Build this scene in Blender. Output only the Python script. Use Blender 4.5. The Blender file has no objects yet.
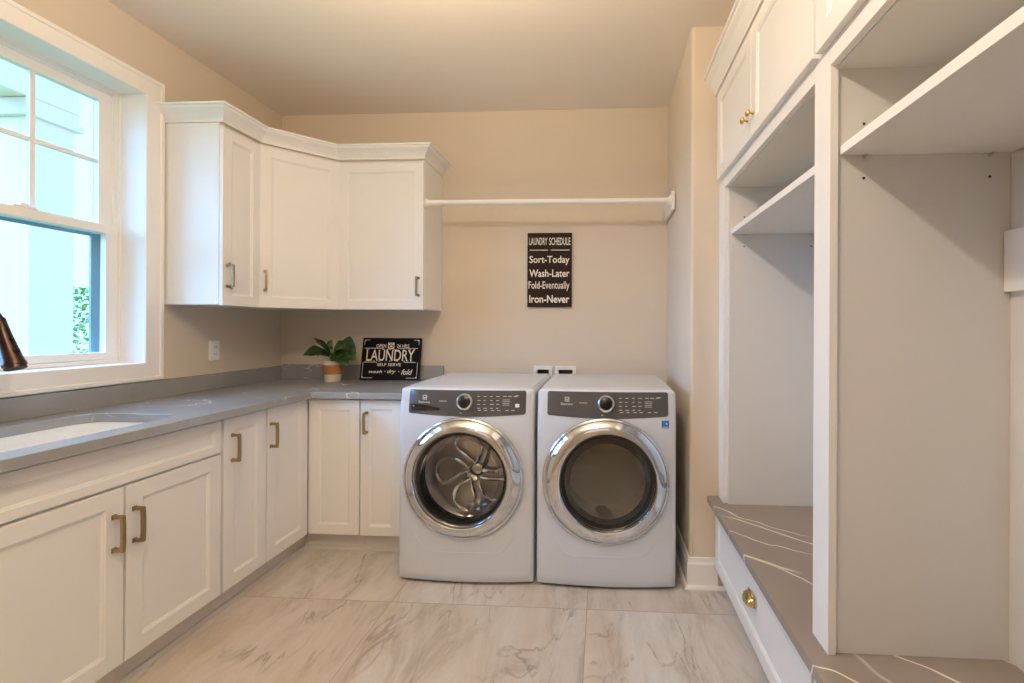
import bpy, bmesh, math, random
from math import pi, sin, cos
from mathutils import Vector, Matrix
random.seed(7)
S = bpy.context.scene
COL = S.collection
PI = pi

# ------------------------------------------------------------------ materials
def nodes_of(name):
    m = bpy.data.materials.new(name); m.use_nodes = True
    nt = m.node_tree; b = nt.nodes['Principled BSDF']
    return m, nt, b
def srgb(r, g, b):
    f = lambda c: (c/255/12.92) if c/255 <= .04045 else ((c/255+.055)/1.055)**2.4
    return (f(r), f(g), f(b), 1)
def mat(name, col, rough=.5, metal=0., spec=.5, bump=0, bscale=200, coat=0, emit=None, es=1, mottling=0, mscale=3):
    m, nt, b = nodes_of(name)
    b.inputs['Base Color'].default_value = col
    b.inputs['Roughness'].default_value = rough
    b.inputs['Metallic'].default_value = metal
    b.inputs['Specular IOR Level'].default_value = spec
    b.inputs['Coat Weight'].default_value = coat
    if emit: b.inputs['Emission Color'].default_value = emit; b.inputs['Emission Strength'].default_value = es
    tc = nt.nodes.new('ShaderNodeTexCoord')
    if mottling:
        n = nt.nodes.new('ShaderNodeTexNoise'); n.inputs['Scale'].default_value = mscale; n.inputs['Detail'].default_value = 3
        nt.links.new(tc.outputs['Object'], n.inputs['Vector'])
        r = nt.nodes.new('ShaderNodeMapRange'); r.inputs[1].default_value=.3; r.inputs[2].default_value=.7
        r.inputs[3].default_value = 1-mottling; r.inputs[4].default_value = 1+mottling
        nt.links.new(n.outputs['Fac'], r.inputs[0])
        h = nt.nodes.new('ShaderNodeHueSaturation'); h.inputs['Color'].default_value = col
        nt.links.new(r.outputs[0], h.inputs['Value']); nt.links.new(h.outputs[0], b.inputs['Base Color'])
    if bump:
        n = nt.nodes.new('ShaderNodeTexNoise'); n.inputs['Scale'].default_value = bscale; n.inputs['Detail'].default_value = 2
        nt.links.new(tc.outputs['Object'], n.inputs['Vector'])
        bp = nt.nodes.new('ShaderNodeBump'); bp.inputs['Strength'].default_value = bump; bp.inputs['Distance'].default_value = .002
        nt.links.new(n.outputs['Fac'], bp.inputs['Height']); nt.links.new(bp.outputs[0], b.inputs['Normal'])
    return m

WALL = mat('wall_paint', srgb(212,200,183), .85, spec=.2, bump=.12, bscale=350)
CEIL = mat('ceiling_paint', srgb(234,228,220), .9, spec=.1, bump=.1, bscale=300)
TRIM = mat('trim_paint', srgb(244,241,236), .45, mottling=.01)
CAB = mat('cabinet_paint', srgb(238,236,232), .42, mottling=.01)
SCR = mat('screen_frame_paint', srgb(136,158,168), .5)
TOEK = mat('toe_kick_shaded', srgb(216,210,204), .5, mottling=.02)  # cabinet paint darkened, shade of the toe space put into the colour
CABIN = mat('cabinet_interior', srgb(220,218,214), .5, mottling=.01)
BRASS = mat('satin_brass', srgb(166,146,108), .38, 1, mottling=.05, mscale=40)
GOLD = mat('polished_brass', srgb(214,186,126), .2, 1, mottling=.03, mscale=40)
BRONZE = mat('oil_rubbed_bronze', srgb(52,38,34), .28, .8, mottling=.2, mscale=30)
STEEL = mat('steel', srgb(215,212,208), .28, 1, mottling=.03, mscale=20)
CHROME = mat('chrome', srgb(222,226,232), .07, 1, mottling=.01)
ENAMEL = mat('white_enamel', srgb(210,216,226), .22, spec=.5, mottling=.005)
PANEL = mat('graphite_panel', srgb(88,90,93), .24, .35, mottling=.03)
BLACK = mat('black_plastic', srgb(18,17,17), .3, mottling=.1)
DARK = mat('dark_void', srgb(34,32,30), .6, mottling=.1)
GREYB = mat('box_grey', srgb(128,122,118), .6, mottling=.05)
WHITE = mat('white_plastic', srgb(245,243,238), .4, mottling=.01)
CER = mat('sink_ceramic', srgb(238,236,230), .15, mottling=.01)
INK = mat('panel_ink', srgb(200,200,196), .5)
PAINTW = mat('sign_lettering', srgb(236,228,214), .7, mottling=.06, mscale=60)
SIGNB = mat('sign_board', srgb(44,32,27), .8, spec=.2, bump=.2, bscale=90, mottling=.18, mscale=12)
SIGNK = mat('sign_tin', srgb(17,18,21), .75, spec=.15, mottling=.15, mscale=14)
BLUE = mat('sticker_blue', srgb(20,110,180), .4)
LEAF = None
POTW = mat('pot_white', srgb(222,212,196), .6, mottling=.05, mscale=30)
POTB = mat('pot_kraft', srgb(158,108,62), .75, mottling=.1, mscale=40)
SOIL = mat('soil', srgb(52,38,28), .9, bump=.5, bscale=60)
SIDING = mat('exterior_white', srgb(236,208,190), .7, mottling=.01)
GRASS = mat('lawn', srgb(120,150,80), .9, mottling=.3, mscale=2)
BARK = mat('bark', srgb(90,72,55), .9, mottling=.2, mscale=20)
RUBBER = mat('seal', srgb(30,30,32), .5)

def leaf_mat(name, c1, c2):
    m, nt, b = nodes_of(name)
    tc = nt.nodes.new('ShaderNodeTexCoord'); n = nt.nodes.new('ShaderNodeTexNoise'); n.inputs['Scale'].default_value = 14
    nt.links.new(tc.outputs['Object'], n.inputs['Vector'])
    cr = nt.nodes.new('ShaderNodeValToRGB'); cr.color_ramp.elements[0].position=.35; cr.color_ramp.elements[1].position=.7
    cr.color_ramp.elements[0].color = c1; cr.color_ramp.elements[1].color = c2
    nt.links.new(n.outputs['Fac'], cr.inputs[0]); nt.links.new(cr.outputs[0], b.inputs['Base Color'])
    b.inputs['Roughness'].default_value = .35
    return m
LEAF = leaf_mat('plant_leaf', srgb(22,42,20), srgb(62,96,34))
SHRUB = leaf_mat('shrub_leaf', srgb(92,128,48), srgb(168,188,92))

def glass_mat(name, tint, gloss, rough=.02):
    m = bpy.data.materials.new(name); m.use_nodes = True; nt = m.node_tree; nt.nodes.clear()
    o = nt.nodes.new('ShaderNodeOutputMaterial'); mx = nt.nodes.new('ShaderNodeMixShader')
    t = nt.nodes.new('ShaderNodeBsdfTransparent'); t.inputs[0].default_value = tint
    g = nt.nodes.new('ShaderNodeBsdfGlossy'); g.inputs['Roughness'].default_value = rough
    lw = nt.nodes.new('ShaderNodeLayerWeight'); lw.inputs[0].default_value = .25
    ma = nt.nodes.new('ShaderNodeMath'); ma.operation='MULTIPLY_ADD'; ma.inputs[1].default_value = .5; ma.inputs[2].default_value = gloss
    nt.links.new(lw.outputs['Fresnel'], ma.inputs[0]); nt.links.new(ma.outputs[0], mx.inputs[0])
    nt.links.new(t.outputs[0], mx.inputs[1]); nt.links.new(g.outputs[0], mx.inputs[2]); nt.links.new(mx.outputs[0], o.inputs[0])
    return m
GLASS = glass_mat('window_glass', (.96,.985,1,1), .0)
WGLASS = glass_mat('washer_door_glass', (.80,.78,.76,1), .02)
DGLASS = glass_mat('dryer_door_glass', (.66,.64,.62,1), .085)

def stone_mat(name, base, vein, scale, rough=.28, seed=0., ang=.5, stretch=.3):
    """warm grey quartz with thin broken white veins"""
    m, nt, b = nodes_of(name); L = nt.links.new; N = nt.nodes.new
    tc = N('ShaderNodeTexCoord'); pm = N('ShaderNodeMapping'); pm.inputs['Rotation'].default_value=(0,0,ang); L(tc.outputs['Object'], pm.inputs[0])
    mp = N('ShaderNodeMapping'); mp.inputs['Location'].default_value=(seed,seed*.7,0); mp.inputs['Scale'].default_value=(stretch,1,1)
    L(pm.outputs[0], mp.inputs[0])
    n0 = N('ShaderNodeTexNoise'); n0.inputs['Scale'].default_value=scale; n0.inputs['Detail'].default_value=5; n0.inputs['Roughness'].default_value=.55; n0.inputs['Distortion'].default_value=.4
    L(mp.outputs[0], n0.inputs['Vector'])
    def band(c, w):
        s = N('ShaderNodeMath'); s.operation='SUBTRACT'; s.inputs[1].default_value=c; L(n0.outputs['Fac'], s.inputs[0])
        a = N('ShaderNodeMath'); a.operation='ABSOLUTE'; L(s.outputs[0], a.inputs[0])
        r = N('ShaderNodeMapRange'); r.inputs[1].default_value=0; r.inputs[2].default_value=w; r.inputs[3].default_value=1; r.inputs[4].default_value=0
        L(a.outputs[0], r.inputs[0]); return r
    b1 = band(.5,.0035); b2 = band(.60,.0025)
    mx = N('ShaderNodeMath'); mx.operation='MAXIMUM'; L(b1.outputs[0], mx.inputs[0]); L(b2.outputs[0], mx.inputs[1])
    n1 = N('ShaderNodeTexNoise'); n1.inputs['Scale'].default_value=5; n1.inputs['Detail'].default_value=3; L(tc.outputs['Object'], n1.inputs['Vector'])
    r1 = N('ShaderNodeMapRange'); r1.inputs[1].default_value=.5; r1.inputs[2].default_value=.62; r1.inputs[4].default_value=.8; L(n1.outputs['Fac'], r1.inputs[0])
    mu = N('ShaderNodeMath'); mu.operation='MULTIPLY'; L(mx.outputs[0], mu.inputs[0]); L(r1.outputs[0], mu.inputs[1])
    n2 = N('ShaderNodeTexNoise'); n2.inputs['Scale'].default_value=2.5; n2.inputs['Detail'].default_value=4; L(tc.outputs['Object'], n2.inputs['Vector'])
    cr = N('ShaderNodeValToRGB'); e=cr.color_ramp.elements; e[0].position=.3; e[1].position=.7
    e[0].color=tuple(c*.9 for c in base[:3])+(1,); e[1].color=tuple(c*1.1 for c in base[:3])+(1,)
    L(n2.outputs['Fac'], cr.inputs[0])
    mc = N('ShaderNodeMix'); mc.data_type='RGBA'; L(mu.outputs[0], mc.inputs[0]); L(cr.outputs[0], mc.inputs[6]); mc.inputs[7].default_value=vein
    L(mc.outputs[2], b.inputs['Base Color']); b.inputs['Roughness'].default_value=rough; b.inputs['Specular IOR Level'].default_value=.9
    return m
QUARTZ = stone_mat('grey_quartz', srgb(146,147,149), srgb(232,226,216), 1.5, .24, 3.1, .5)
BENCHQ = stone_mat('bench_quartz', srgb(137,126,117), srgb(236,228,216), 3.4, .28, 7.3, .28, .13)

def tile_mat():
    m, nt, b = nodes_of('stone_floor_tile'); L = nt.links.new; N = nt.nodes.new
    tc = N('ShaderNodeTexCoord'); sx = N('ShaderNodeSeparateXYZ'); L(tc.outputs['Object'], sx.inputs[0])
    SEED = 3.7
    TW, TD, X0, Y0 = .455, .61, 1.295-.455*4, -1.03-.61*6
    def cell(out, o, w):
        a = N('ShaderNodeMath'); a.operation='SUBTRACT'; a.inputs[1].default_value=o; L(out, a.inputs[0])
        d = N('ShaderNodeMath'); d.operation='DIVIDE'; d.inputs[1].default_value=w; L(a.outputs[0], d.inputs[0])
        f = N('ShaderNodeMath'); f.operation='FLOOR'; L(d.outputs[0], f.inputs[0])
        fr = N('ShaderNodeMath'); fr.operation='FRACT'; L(d.outputs[0], fr.inputs[0])
        p = N('ShaderNodeMath'); p.operation='PINGPONG'; p.inputs[1].default_value=.5; L(fr.outputs[0], p.inputs[0])
        g = N('ShaderNodeMath'); g.operation='MULTIPLY'; g.inputs[1].default_value=w; L(p.outputs[0], g.inputs[0])
        return f.outputs[0], g.outputs[0]
    cx, gx = cell(sx.outputs[0], X0, TW*2); cy, gy = cell(sx.outputs[1], Y0, TD)
    mn = N('ShaderNodeMath'); mn.operation='MINIMUM'; L(gx, mn.inputs[0]); L(gy, mn.inputs[1])
    gr = N('ShaderNodeMapRange'); gr.inputs[1].default_value=.0012; gr.inputs[2].default_value=.0024; gr.inputs[3].default_value=1; gr.inputs[4].default_value=0; L(mn.outputs[0], gr.inputs[0])
    cv = N('ShaderNodeCombineXYZ'); L(cx, cv.inputs[0]); L(cy, cv.inputs[1])
    wn = N('ShaderNodeTexWhiteNoise'); wn.noise_dimensions='3D'; cv.inputs[2].default_value=SEED; L(cv.outputs[0], wn.inputs['Vector'])
    off = N('ShaderNodeVectorMath'); off.operation='SCALE'; off.inputs[3].default_value=9; L(wn.outputs['Color'], off.inputs[0])
    add = N('ShaderNodeVectorMath'); add.operation='ADD'; L(tc.outputs['Object'], add.inputs[0]); L(off.outputs[0], add.inputs[1])
    mp = N('ShaderNodeMapping'); mp.inputs['Rotation'].default_value=(0,0,.32); mp.inputs['Scale'].default_value=(1,.3,1); L(add.outputs[0], mp.inputs[0])
    n = N('ShaderNodeTexNoise'); n.inputs['Scale'].default_value=7; n.inputs['Detail'].default_value=12; n.inputs['Roughness'].default_value=.72; n.inputs['Distortion'].default_value=.5; L(mp.outputs[0], n.inputs['Vector'])
    cr = N('ShaderNodeValToRGB'); e=cr.color_ramp.elements
    e[0].position=.36; e[0].color=srgb(178,170,162); e[1].position=.66; e[1].color=srgb(221,217,213)
    q = cr.color_ramp.elements.new(.5); q.color=srgb(208,203,197)
    L(n.outputs['Fac'], cr.inputs[0])
    # rusty beige patches
    n3 = N('ShaderNodeTexNoise'); n3.inputs['Scale'].default_value=3; n3.inputs['Detail'].default_value=5; L(mp.outputs[0], n3.inputs['Vector'])
    r3 = N('ShaderNodeMapRange'); r3.inputs[1].default_value=.52; r3.inputs[2].default_value=.75; r3.inputs[4].default_value=.5; L(n3.outputs['Fac'], r3.inputs[0])
    rt = N('ShaderNodeMapRange'); rt.inputs[1].default_value=.35; rt.inputs[2].default_value=.95; rt.inputs[4].default_value=.55; L(wn.outputs['Value'], rt.inputs[0])
    ad = N('ShaderNodeMath'); ad.operation='ADD'; ad.use_clamp=True; L(r3.outputs[0], ad.inputs[0]); L(rt.outputs[0], ad.inputs[1]); r3=ad
    m3 = N('ShaderNodeMix'); m3.data_type='RGBA'; L(r3.outputs[0], m3.inputs[0]); L(cr.outputs[0], m3.inputs[6]); m3.inputs[7].default_value=srgb(190,164,132)
    # thin dark cracks
    n4 = N('ShaderNodeTexNoise'); n4.inputs['Scale'].default_value=3.6; n4.inputs['Detail'].default_value=6; n4.inputs['Distortion'].default_value=.8; L(mp.outputs[0], n4.inputs['Vector'])
    s4 = N('ShaderNodeMath'); s4.operation='SUBTRACT'; s4.inputs[1].default_value=.5; L(n4.outputs['Fac'], s4.inputs[0])
    a4 = N('ShaderNodeMath'); a4.operation='ABSOLUTE'; L(s4.outputs[0], a4.inputs[0])
    r4 = N('ShaderNodeMapRange'); r4.inputs[1].default_value=0; r4.inputs[2].default_value=.011; r4.inputs[3].default_value=.6; r4.inputs[4].default_value=0; L(a4.outputs[0], r4.inputs[0])
    n5 = N('ShaderNodeTexNoise'); n5.inputs['Scale'].default_value=4; L(add.outputs[0], n5.inputs['Vector'])
    r5 = N('ShaderNodeMapRange'); r5.inputs[1].default_value=.45; r5.inputs[2].default_value=.58; L(n5.outputs['Fac'], r5.inputs[0])
    m45 = N('ShaderNodeMath'); m45.operation='MULTIPLY'; L(r4.outputs[0], m45.inputs[0]); L(r5.outputs[0], m45.inputs[1])
    m4 = N('ShaderNodeMix'); m4.data_type='RGBA'; L(m45.outputs[0], m4.inputs[0]); L(m3.outputs[2], m4.inputs[6]); m4.inputs[7].default_value=srgb(120,110,102)
    # per tile value
    hv = N('ShaderNodeHueSaturation'); rv = N('ShaderNodeMapRange'); rv.inputs[3].default_value=.99; rv.inputs[4].default_value=.86
    L(wn.outputs['Value'], rv.inputs[0]); L(rv.outputs[0], hv.inputs['Value']); L(m4.outputs[2], hv.inputs['Color'])
    m5 = N('ShaderNodeMix'); m5.data_type='RGBA'; L(gr.outputs[0], m5.inputs[0]); L(hv.outputs[0], m5.inputs[6]); m5.inputs[7].default_value=srgb(158,148,136)
    L(m5.outputs[2], b.inputs['Base Color']); b.inputs['Roughness'].default_value=.36
    bp = N('ShaderNodeBump'); bp.inputs['Strength'].default_value=.25; bp.inputs['Distance'].default_value=.003; L(n.outputs['Fac'], bp.inputs['Height']); L(bp.outputs[0], b.inputs['Normal'])
    return m
TILE = tile_mat()
def bench_mat():
    m, nt, b = nodes_of('bench_quartz_streaks'); L = nt.links.new; N = nt.nodes.new
    tc = N('ShaderNodeTexCoord'); col = None; prev = None
    n2 = N('ShaderNodeTexNoise'); n2.inputs['Scale'].default_value=2.5; n2.inputs['Detail'].default_value=4; L(tc.outputs['Object'], n2.inputs['Vector'])
    cr = N('ShaderNodeValToRGB'); e=cr.color_ramp.elements; e[0].position=.3; e[1].position=.7; e[0].color=srgb(132,122,114); e[1].color=srgb(146,135,126)
    L(n2.outputs['Fac'], cr.inputs[0]); last = cr.outputs[0]
    for k, (sc, ang, th, ph, ms) in enumerate(((1.0, .82, .9985, 1.4, 2.6), (1.7, .72, .9985, 2.9, 3.4))):
        mp = N('ShaderNodeMapping'); mp.inputs['Rotation'].default_value=(0,0,ang); L(tc.outputs['Object'], mp.inputs[0])
        w = N('ShaderNodeTexWave'); w.wave_type='BANDS'; w.bands_direction='Y'; w.wave_profile='SIN'
        w.inputs['Scale'].default_value=sc; w.inputs['Distortion'].default_value=4.5; w.inputs['Detail'].default_value=3; w.inputs['Detail Scale'].default_value=1.4; w.inputs['Phase Offset'].default_value=ph
        L(mp.outputs[0], w.inputs[0])
        r_ = N('ShaderNodeMapRange'); r_.inputs[1].default_value=th-.003; r_.inputs[2].default_value=th+.001; L(w.outputs['Fac'], r_.inputs[0])
        n = N('ShaderNodeTexNoise'); n.inputs['Scale'].default_value=ms; n.inputs['Detail'].default_value=2; L(mp.outputs[0], n.inputs['Vector'])
        rm = N('ShaderNodeMapRange'); rm.inputs[1].default_value=.43; rm.inputs[2].default_value=.54; rm.inputs[4].default_value=.9; L(n.outputs['Fac'], rm.inputs[0])
        mu = N('ShaderNodeMath'); mu.operation='MULTIPLY'; L(r_.outputs[0], mu.inputs[0]); L(rm.outputs[0], mu.inputs[1])
        mx = N('ShaderNodeMix'); mx.data_type='RGBA'; L(mu.outputs[0], mx.inputs[0]); L(last, mx.inputs[6]); mx.inputs[7].default_value=srgb(238,231,221); last = mx.outputs[2]
    L(last, b.inputs['Base Color']); b.inputs['Roughness'].default_value=.3
    return m
BENCHQ = bench_mat()

# ------------------------------------------------------------------ object helpers
class MB:
    def __init__(s): s.bm = bmesh.new()
    def face(s, pts):
        vs = [s.bm.verts.new(p) for p in pts]
        try: return s.bm.faces.new(vs)
        except ValueError: pass
    def box(s, x0, x1, y0, y1, z0, z1, bev=0):
        if x0 > x1: x0, x1 = x1, x0
        if y0 > y1: y0, y1 = y1, y0
        if z0 > z1: z0, z1 = z1, z0
        M = Matrix.Translation(((x0+x1)/2, (y0+y1)/2, (z0+z1)/2)) @ Matrix.Diagonal((x1-x0, y1-y0, z1-z0, 1))
        r = bmesh.ops.create_cube(s.bm, size=1, matrix=M)
        if bev:
            es = list({e for v in r['verts'] for e in v.link_edges})
            bmesh.ops.bevel(s.bm, geom=es, offset=bev, segments=2, affect='EDGES', profile=.5)
        return s
    def loops(s, ls, closed=True, cap0=False, cap1=False, wrap=False):
        V = [[s.bm.verts.new(p) for p in l] for l in ls]
        n = len(ls[0]); k = len(V)
        for i in range(k if wrap else k-1):
            A, B = V[i], V[(i+1) % k]
            for j in range(n if closed else n-1):
                j2 = (j+1) % n
                try: s.bm.faces.new((A[j], A[j2], B[j2], B[j]))
                except ValueError: pass
        if cap0: s.bm.faces.new(V[0][::-1])
        if cap1: s.bm.faces.new(V[-1])
        return V
    def prism(s, poly, z0, z1):
        s.loops([[(x, y, z0) for x, y in poly], [(x, y, z1) for x, y in poly]], True, True, True)
        return s
    def tube(s, path, r, seg=12, cap=True):
        path = [Vector(p) for p in path]; rs = r if isinstance(r, (list, tuple)) else [r]*len(path)
        ls = []; up = None
        for i, p in enumerate(path):
            d = (path[min(i+1, len(path)-1)] - path[max(i-1, 0)]).normalized()
            if up is None:
                a = Vector((0,0,1)) if abs(d.z) < .9 else Vector((1,0,0)); u = d.cross(a).normalized()
            else: u = (up - d*up.dot(d)).normalized()
            up = u; v = d.cross(u)
            ls.append([p + (u*cos(t)+v*sin(t))*rs[i] for t in [2*PI*k/seg for k in range(seg)]])
        s.loops(ls, True, cap, cap)
        return s
    def lathe(s, prof, c, axis=(0,0,1), seg=32, cap0=False, cap1=False):
        """prof: (radius, height along axis)"""
        ax = Vector(axis).normalized(); a = Vector((0,0,1)) if abs(ax.z) < .9 else Vector((1,0,0))
        u = ax.cross(a).normalized(); v = ax.cross(u); c = Vector(c)
        ls = [[c + ax*h + (u*cos(t)+v*sin(t))*max(r, 1e-5) for t in [2*PI*k/seg for k in range(seg)]] for r, h in prof]
        s.loops(ls, True, cap0, cap1)
        return s
    def build(s, name, m, parent=None, smooth=False, kind=None, label=None, bevel=0):
        bm = s.bm
        bmesh.ops.remove_doubles(bm, verts=bm.verts, dist=1e-6)
        bmesh.ops.recalc_face_normals(bm, faces=bm.faces)
        if parent is not None:
            o = Vector(parent.get('_o', (0,0,0))) ; bmesh.ops.translate(bm, verts=bm.verts, vec=-o)
        me = bpy.data.meshes.new(name); bm.to_mesh(me); bm.free()
        ob = bpy.data.objects.new(name, me); COL.objects.link(ob)
        me.materials.append(m)
        if smooth:
            for p in me.polygons: p.use_smooth = True
            try: me.set_sharp_from_angle(angle=math.radians(40 if smooth is True else smooth))
            except Exception: pass
        if bevel:
            md = ob.modifiers.new('bevel', 'BEVEL'); md.width = bevel; md.segments = 2; md.limit_method = 'ANGLE'; md.angle_limit = math.radians(50)
        if parent is not None:
            ob.parent = parent; ob['_o'] = parent.get('_o', (0,0,0))
        if kind: ob['kind'] = kind
        if label: ob['label'] = label
        return ob
def thing(name, loc, label, cat, group=None, kind=None):
    o = bpy.data.objects.new(name, None); COL.objects.link(o); o.location = loc; o['_o'] = tuple(loc)
    o.empty_display_size = .05
    if kind: o['kind'] = kind
    else: o['label'] = label; o['category'] = cat
    if group: o['group'] = group
    return o
def tag(o, label, cat, group=None):
    o['label'] = label; o['category'] = cat
    if group: o['group'] = group
    return o

def oriented(o, ux, n):
    """maps (a,b,c) -> origin + ux*a + Z*b + n*c"""
    o, ux, n = Vector(o), Vector(ux), Vector(n); z = Vector((0,0,1))
    return lambda a, b, c: o + ux*a + z*b + n*c

def shaker(name, origin, ux, n, w, h, parent, m=None, t=.019, rail=.057, rec=.008):
    P = oriented(origin, ux, n); mb = MB()
    def R(i, c): return [P(i, i, c), P(w-i, i, c), P(w-i, h-i, c), P(i, h-i, c)]
    mb.loops([R(0, 0), R(0, t-.002), R(.0015, t), R(rail, t), R(rail+.003, t-.0025), R(rail+.008, t-.004), R(rail+.011, t-rec)], True, True, True)
    return mb.build(name, m or CAB, parent)

def bar_pull(origin, n, parent, L=.124, m=None):
    """vertical square bar pull, origin = centre on door face"""
    n = Vector(n); up = Vector((0,0,1)); s = n.cross(up); o = Vector(origin); mb = MB(); w = .0055
    def sect(c, a, b, hw=w, ht=w): return [c + a*sx*hw + b*sy*ht for sx, sy in ((-1,-1),(1,-1),(1,1),(-1,1))]
    pr = .032
    # one bent square bar: post, bar, post
    z0, z1 = -L/2+w, L/2-w
    mb.loops([sect(o+up*z0, s, up), sect(o+up*z0+n*(pr-w), s, up)], True, True, True)
    mb.loops([sect(o+up*z1, s, up), sect(o+up*z1+n*(pr-w), s, up)], True, True, True)
    mb.loops([sect(o-up*(L/2)+n*pr, s, n), sect(o-up*(L/4)+n*(pr+.002), s, n), sect(o+up*(L/4)+n*(pr+.002), s, n), sect(o+up*(L/2)+n*pr, s, n)], True, True, True)
    for zz in (z0, z1): mb.loops([sect(o+up*zz, s, up, w*1.5, w*1.5), sect(o+up*zz+n*.003, s, up, w*1.4, w*1.4)], True, True, True)
    return mb.build('handle', m or BRASS, parent, bevel=.001, label='satin brass bar pull')

def rrect(x0, x1, z0, z1, r, k=6):
    pts = []
    rr = r if isinstance(r, (list, tuple)) else [r]*4   # bl, br, tr, tl
    for (cx, cz, a0, q) in ((x0+rr[0], z0+rr[0], PI, rr[0]), (x1-rr[1], z0+rr[1], 1.5*PI, rr[1]), (x1-rr[2], z1-rr[2], 0, rr[2]), (x0+rr[3], z1-rr[3], .5*PI, rr[3])):
        for i in range(k+1):
            a = a0 + PI/2*i/k; pts.append((cx+q*cos(a), cz+q*sin(a)))
    return pts

def sweep(path, prof, name, m, parent=None):
    """profile (out, z) swept along an open 2D path, outward = right side of travel, mitred"""
    n = len(path); P = [Vector((x, y)) for x, y in path]; offs = []
    for i in range(n):
        ds = []
        if i > 0: ds.append((P[i]-P[i-1]).normalized())
        if i < n-1: ds.append((P[i+1]-P[i]).normalized())
        ns = [Vector((d.y, -d.x)) for d in ds]
        if len(ns) == 1: offs.append(ns[0])
        else:
            b = (ns[0]+ns[1]).normalized(); offs.append(b / max(.2, b.dot(ns[0])))
    mb = MB(); mb.loops([[(P[i].x+offs[i].x*o, P[i].y+offs[i].y*o, z) for o, z in prof] for i in range(n)], True, True, True)
    return mb.build(name, m, parent)

def text(s, name, m, parent, origin, ux, up, box, bold=0., shear=0., depth=.0008, spacing=1.):
    """lettering fitted to box=(a0,a1,b0,b1) on the plane origin,ux,up"""
    cu = bpy.data.curves.new(name, 'FONT'); cu.body = s; cu.size = 1; cu.offset = bold; cu.shear = shear; cu.space_character = spacing
    cu.resolution_u = 3
    to = bpy.data.objects.new(name, cu); COL.objects.link(to)
    dg = bpy.context.evaluated_depsgraph_get(); dg.update()
    me = bpy.data.meshes.new_from_object(to.evaluated_get(dg)); bpy.data.objects.remove(to); bpy.data.curves.remove(cu)
    xs = [v.co.x for v in me.vertices]; ys = [v.co.y for v in me.vertices]
    x0, x1, y0, y1 = min(xs), max(xs), min(ys), max(ys)
    origin, ux, up = Vector(origin), Vector(ux).normalized(), Vector(up).normalized(); n = ux.cross(up)
    o = Vector(parent.get('_o', (0,0,0)))
    for v in me.vertices:
        a = box[0] + (v.co.x-x0)/(x1-x0)*(box[1]-box[0]); b = box[2] + (v.co.y-y0)/(y1-y0)*(box[3]-box[2])
        v.co = origin + ux*a + up*b + n*depth - o
    me.name = name; me.materials.clear(); me.materials.append(m)
    ob = bpy.data.objects.new(name, me); COL.objects.link(ob); ob.parent = parent
    ob['_o'] = parent.get('_o', (0,0,0))
    return ob

X, Y, Z = (1,0,0), (0,1,0), (0,0,1)
nX, nY = (-1,0,0), (0,-1,0)

# ------------------------------------------------------------------ dimensions
H = 2.767
WX = 2.705            # alcove side wall
SY = -.820           # face of the wall return
LX = 3.31            # wall behind lockers
RY = -5.0            # rear wall
TH = .15
WB = (-.970, -2.11, 1.096, 2.425)   # window opening y0,y1,z0,z1
CTOP, CBOT = .914, .878

# ------------------------------------------------------------------ room shell
mb = MB(); mb.box(-.2, LX+.2, RY-.2, .2, -.1, 0); mb.build('floor', TILE, kind='structure')
mb = MB(); mb.box(-.2, LX+.2, RY-.2, .2, H, H+.1); mb.build('ceiling', CEIL, kind='structure')
# left wall with window opening
mb = MB(); y0, y1, z0, z1 = WB
e_ = .02; mb.box(-.2, 0, 0, y0+e_, 0, H); mb.box(-.2, 0, y1-e_, RY, 0, H); mb.box(-.2, 0, y0+e_, y1-e_, 0, z0-e_); mb.box(-.2, 0, y0+e_, y1-e_, z1+e_, H)
mb.build('wall_left', WALL, kind='structure')
# back wall with two utility recesses
UB = [(1.803, 1.930), (1.948, 2.092)]; UZ = (.925, 1.017)
mb = MB(); xs = [-.2] ; 
mb.box(-.2, UB[0][0]+.012, 0, .2, 0, H); mb.box(UB[0][1]-.012, UB[1][0]+.012, 0, .2, 0, H); mb.box(UB[1][1]-.012, LX+.2, 0, .2, 0, H)
for a, b in UB:
    mb.box(a+.012, b-.012, 0, .2, 0, .94); mb.box(a+.012, b-.012, 0, .2, 1.0, H); mb.box(a+.012, b-.012, .09, .2, .94, 1.0)
mb.build('wall_back', WALL, kind='structure')
# alcove side wall + return (bullnose corner)
mb = MB(); r = .018; poly = [(WX, 0)]
for i in range(7):
    a = PI + PI/2*i/6; poly.append((WX+r+r*cos(a), SY+r+r*sin(a)))
poly += [(LX+.2, SY), (LX+.2, 0)]
mb.prism(poly, 0, H); mb.build('wall_alcove_right', WALL, kind='structure', smooth=True)
mb = MB(); mb.box(LX, LX+.2, SY, RY, 0, H); mb.build('wall_right', WALL, kind='structure')
mb = MB(); mb.box(-.2, LX+.2, RY-.2, RY, 0, H); mb.build('wall_rear', WALL, kind='structure')
# baseboards
BB = [(0,0),(.013,0),(.013,.02),(.013,.118),(.009,.13),(.007,.148),(0,.15)]
sweep([(WX, -.001), (WX, SY), (2.84, SY)], BB, 'baseboard_right', TRIM)['kind'] = 'structure'
sweep([(WX, -.02), (WX, SY-.0), (2.9, SY)], [(.013,0),(.027,0),(.026,.008),(.022,.014),(.013,.018)], 'trim_1', TRIM)['kind'] = 'structure'
sweep([(1.19, -.0005), (WX-.014, -.0005)], BB, 'baseboard_back', TRIM)['kind'] = 'structure'

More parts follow.
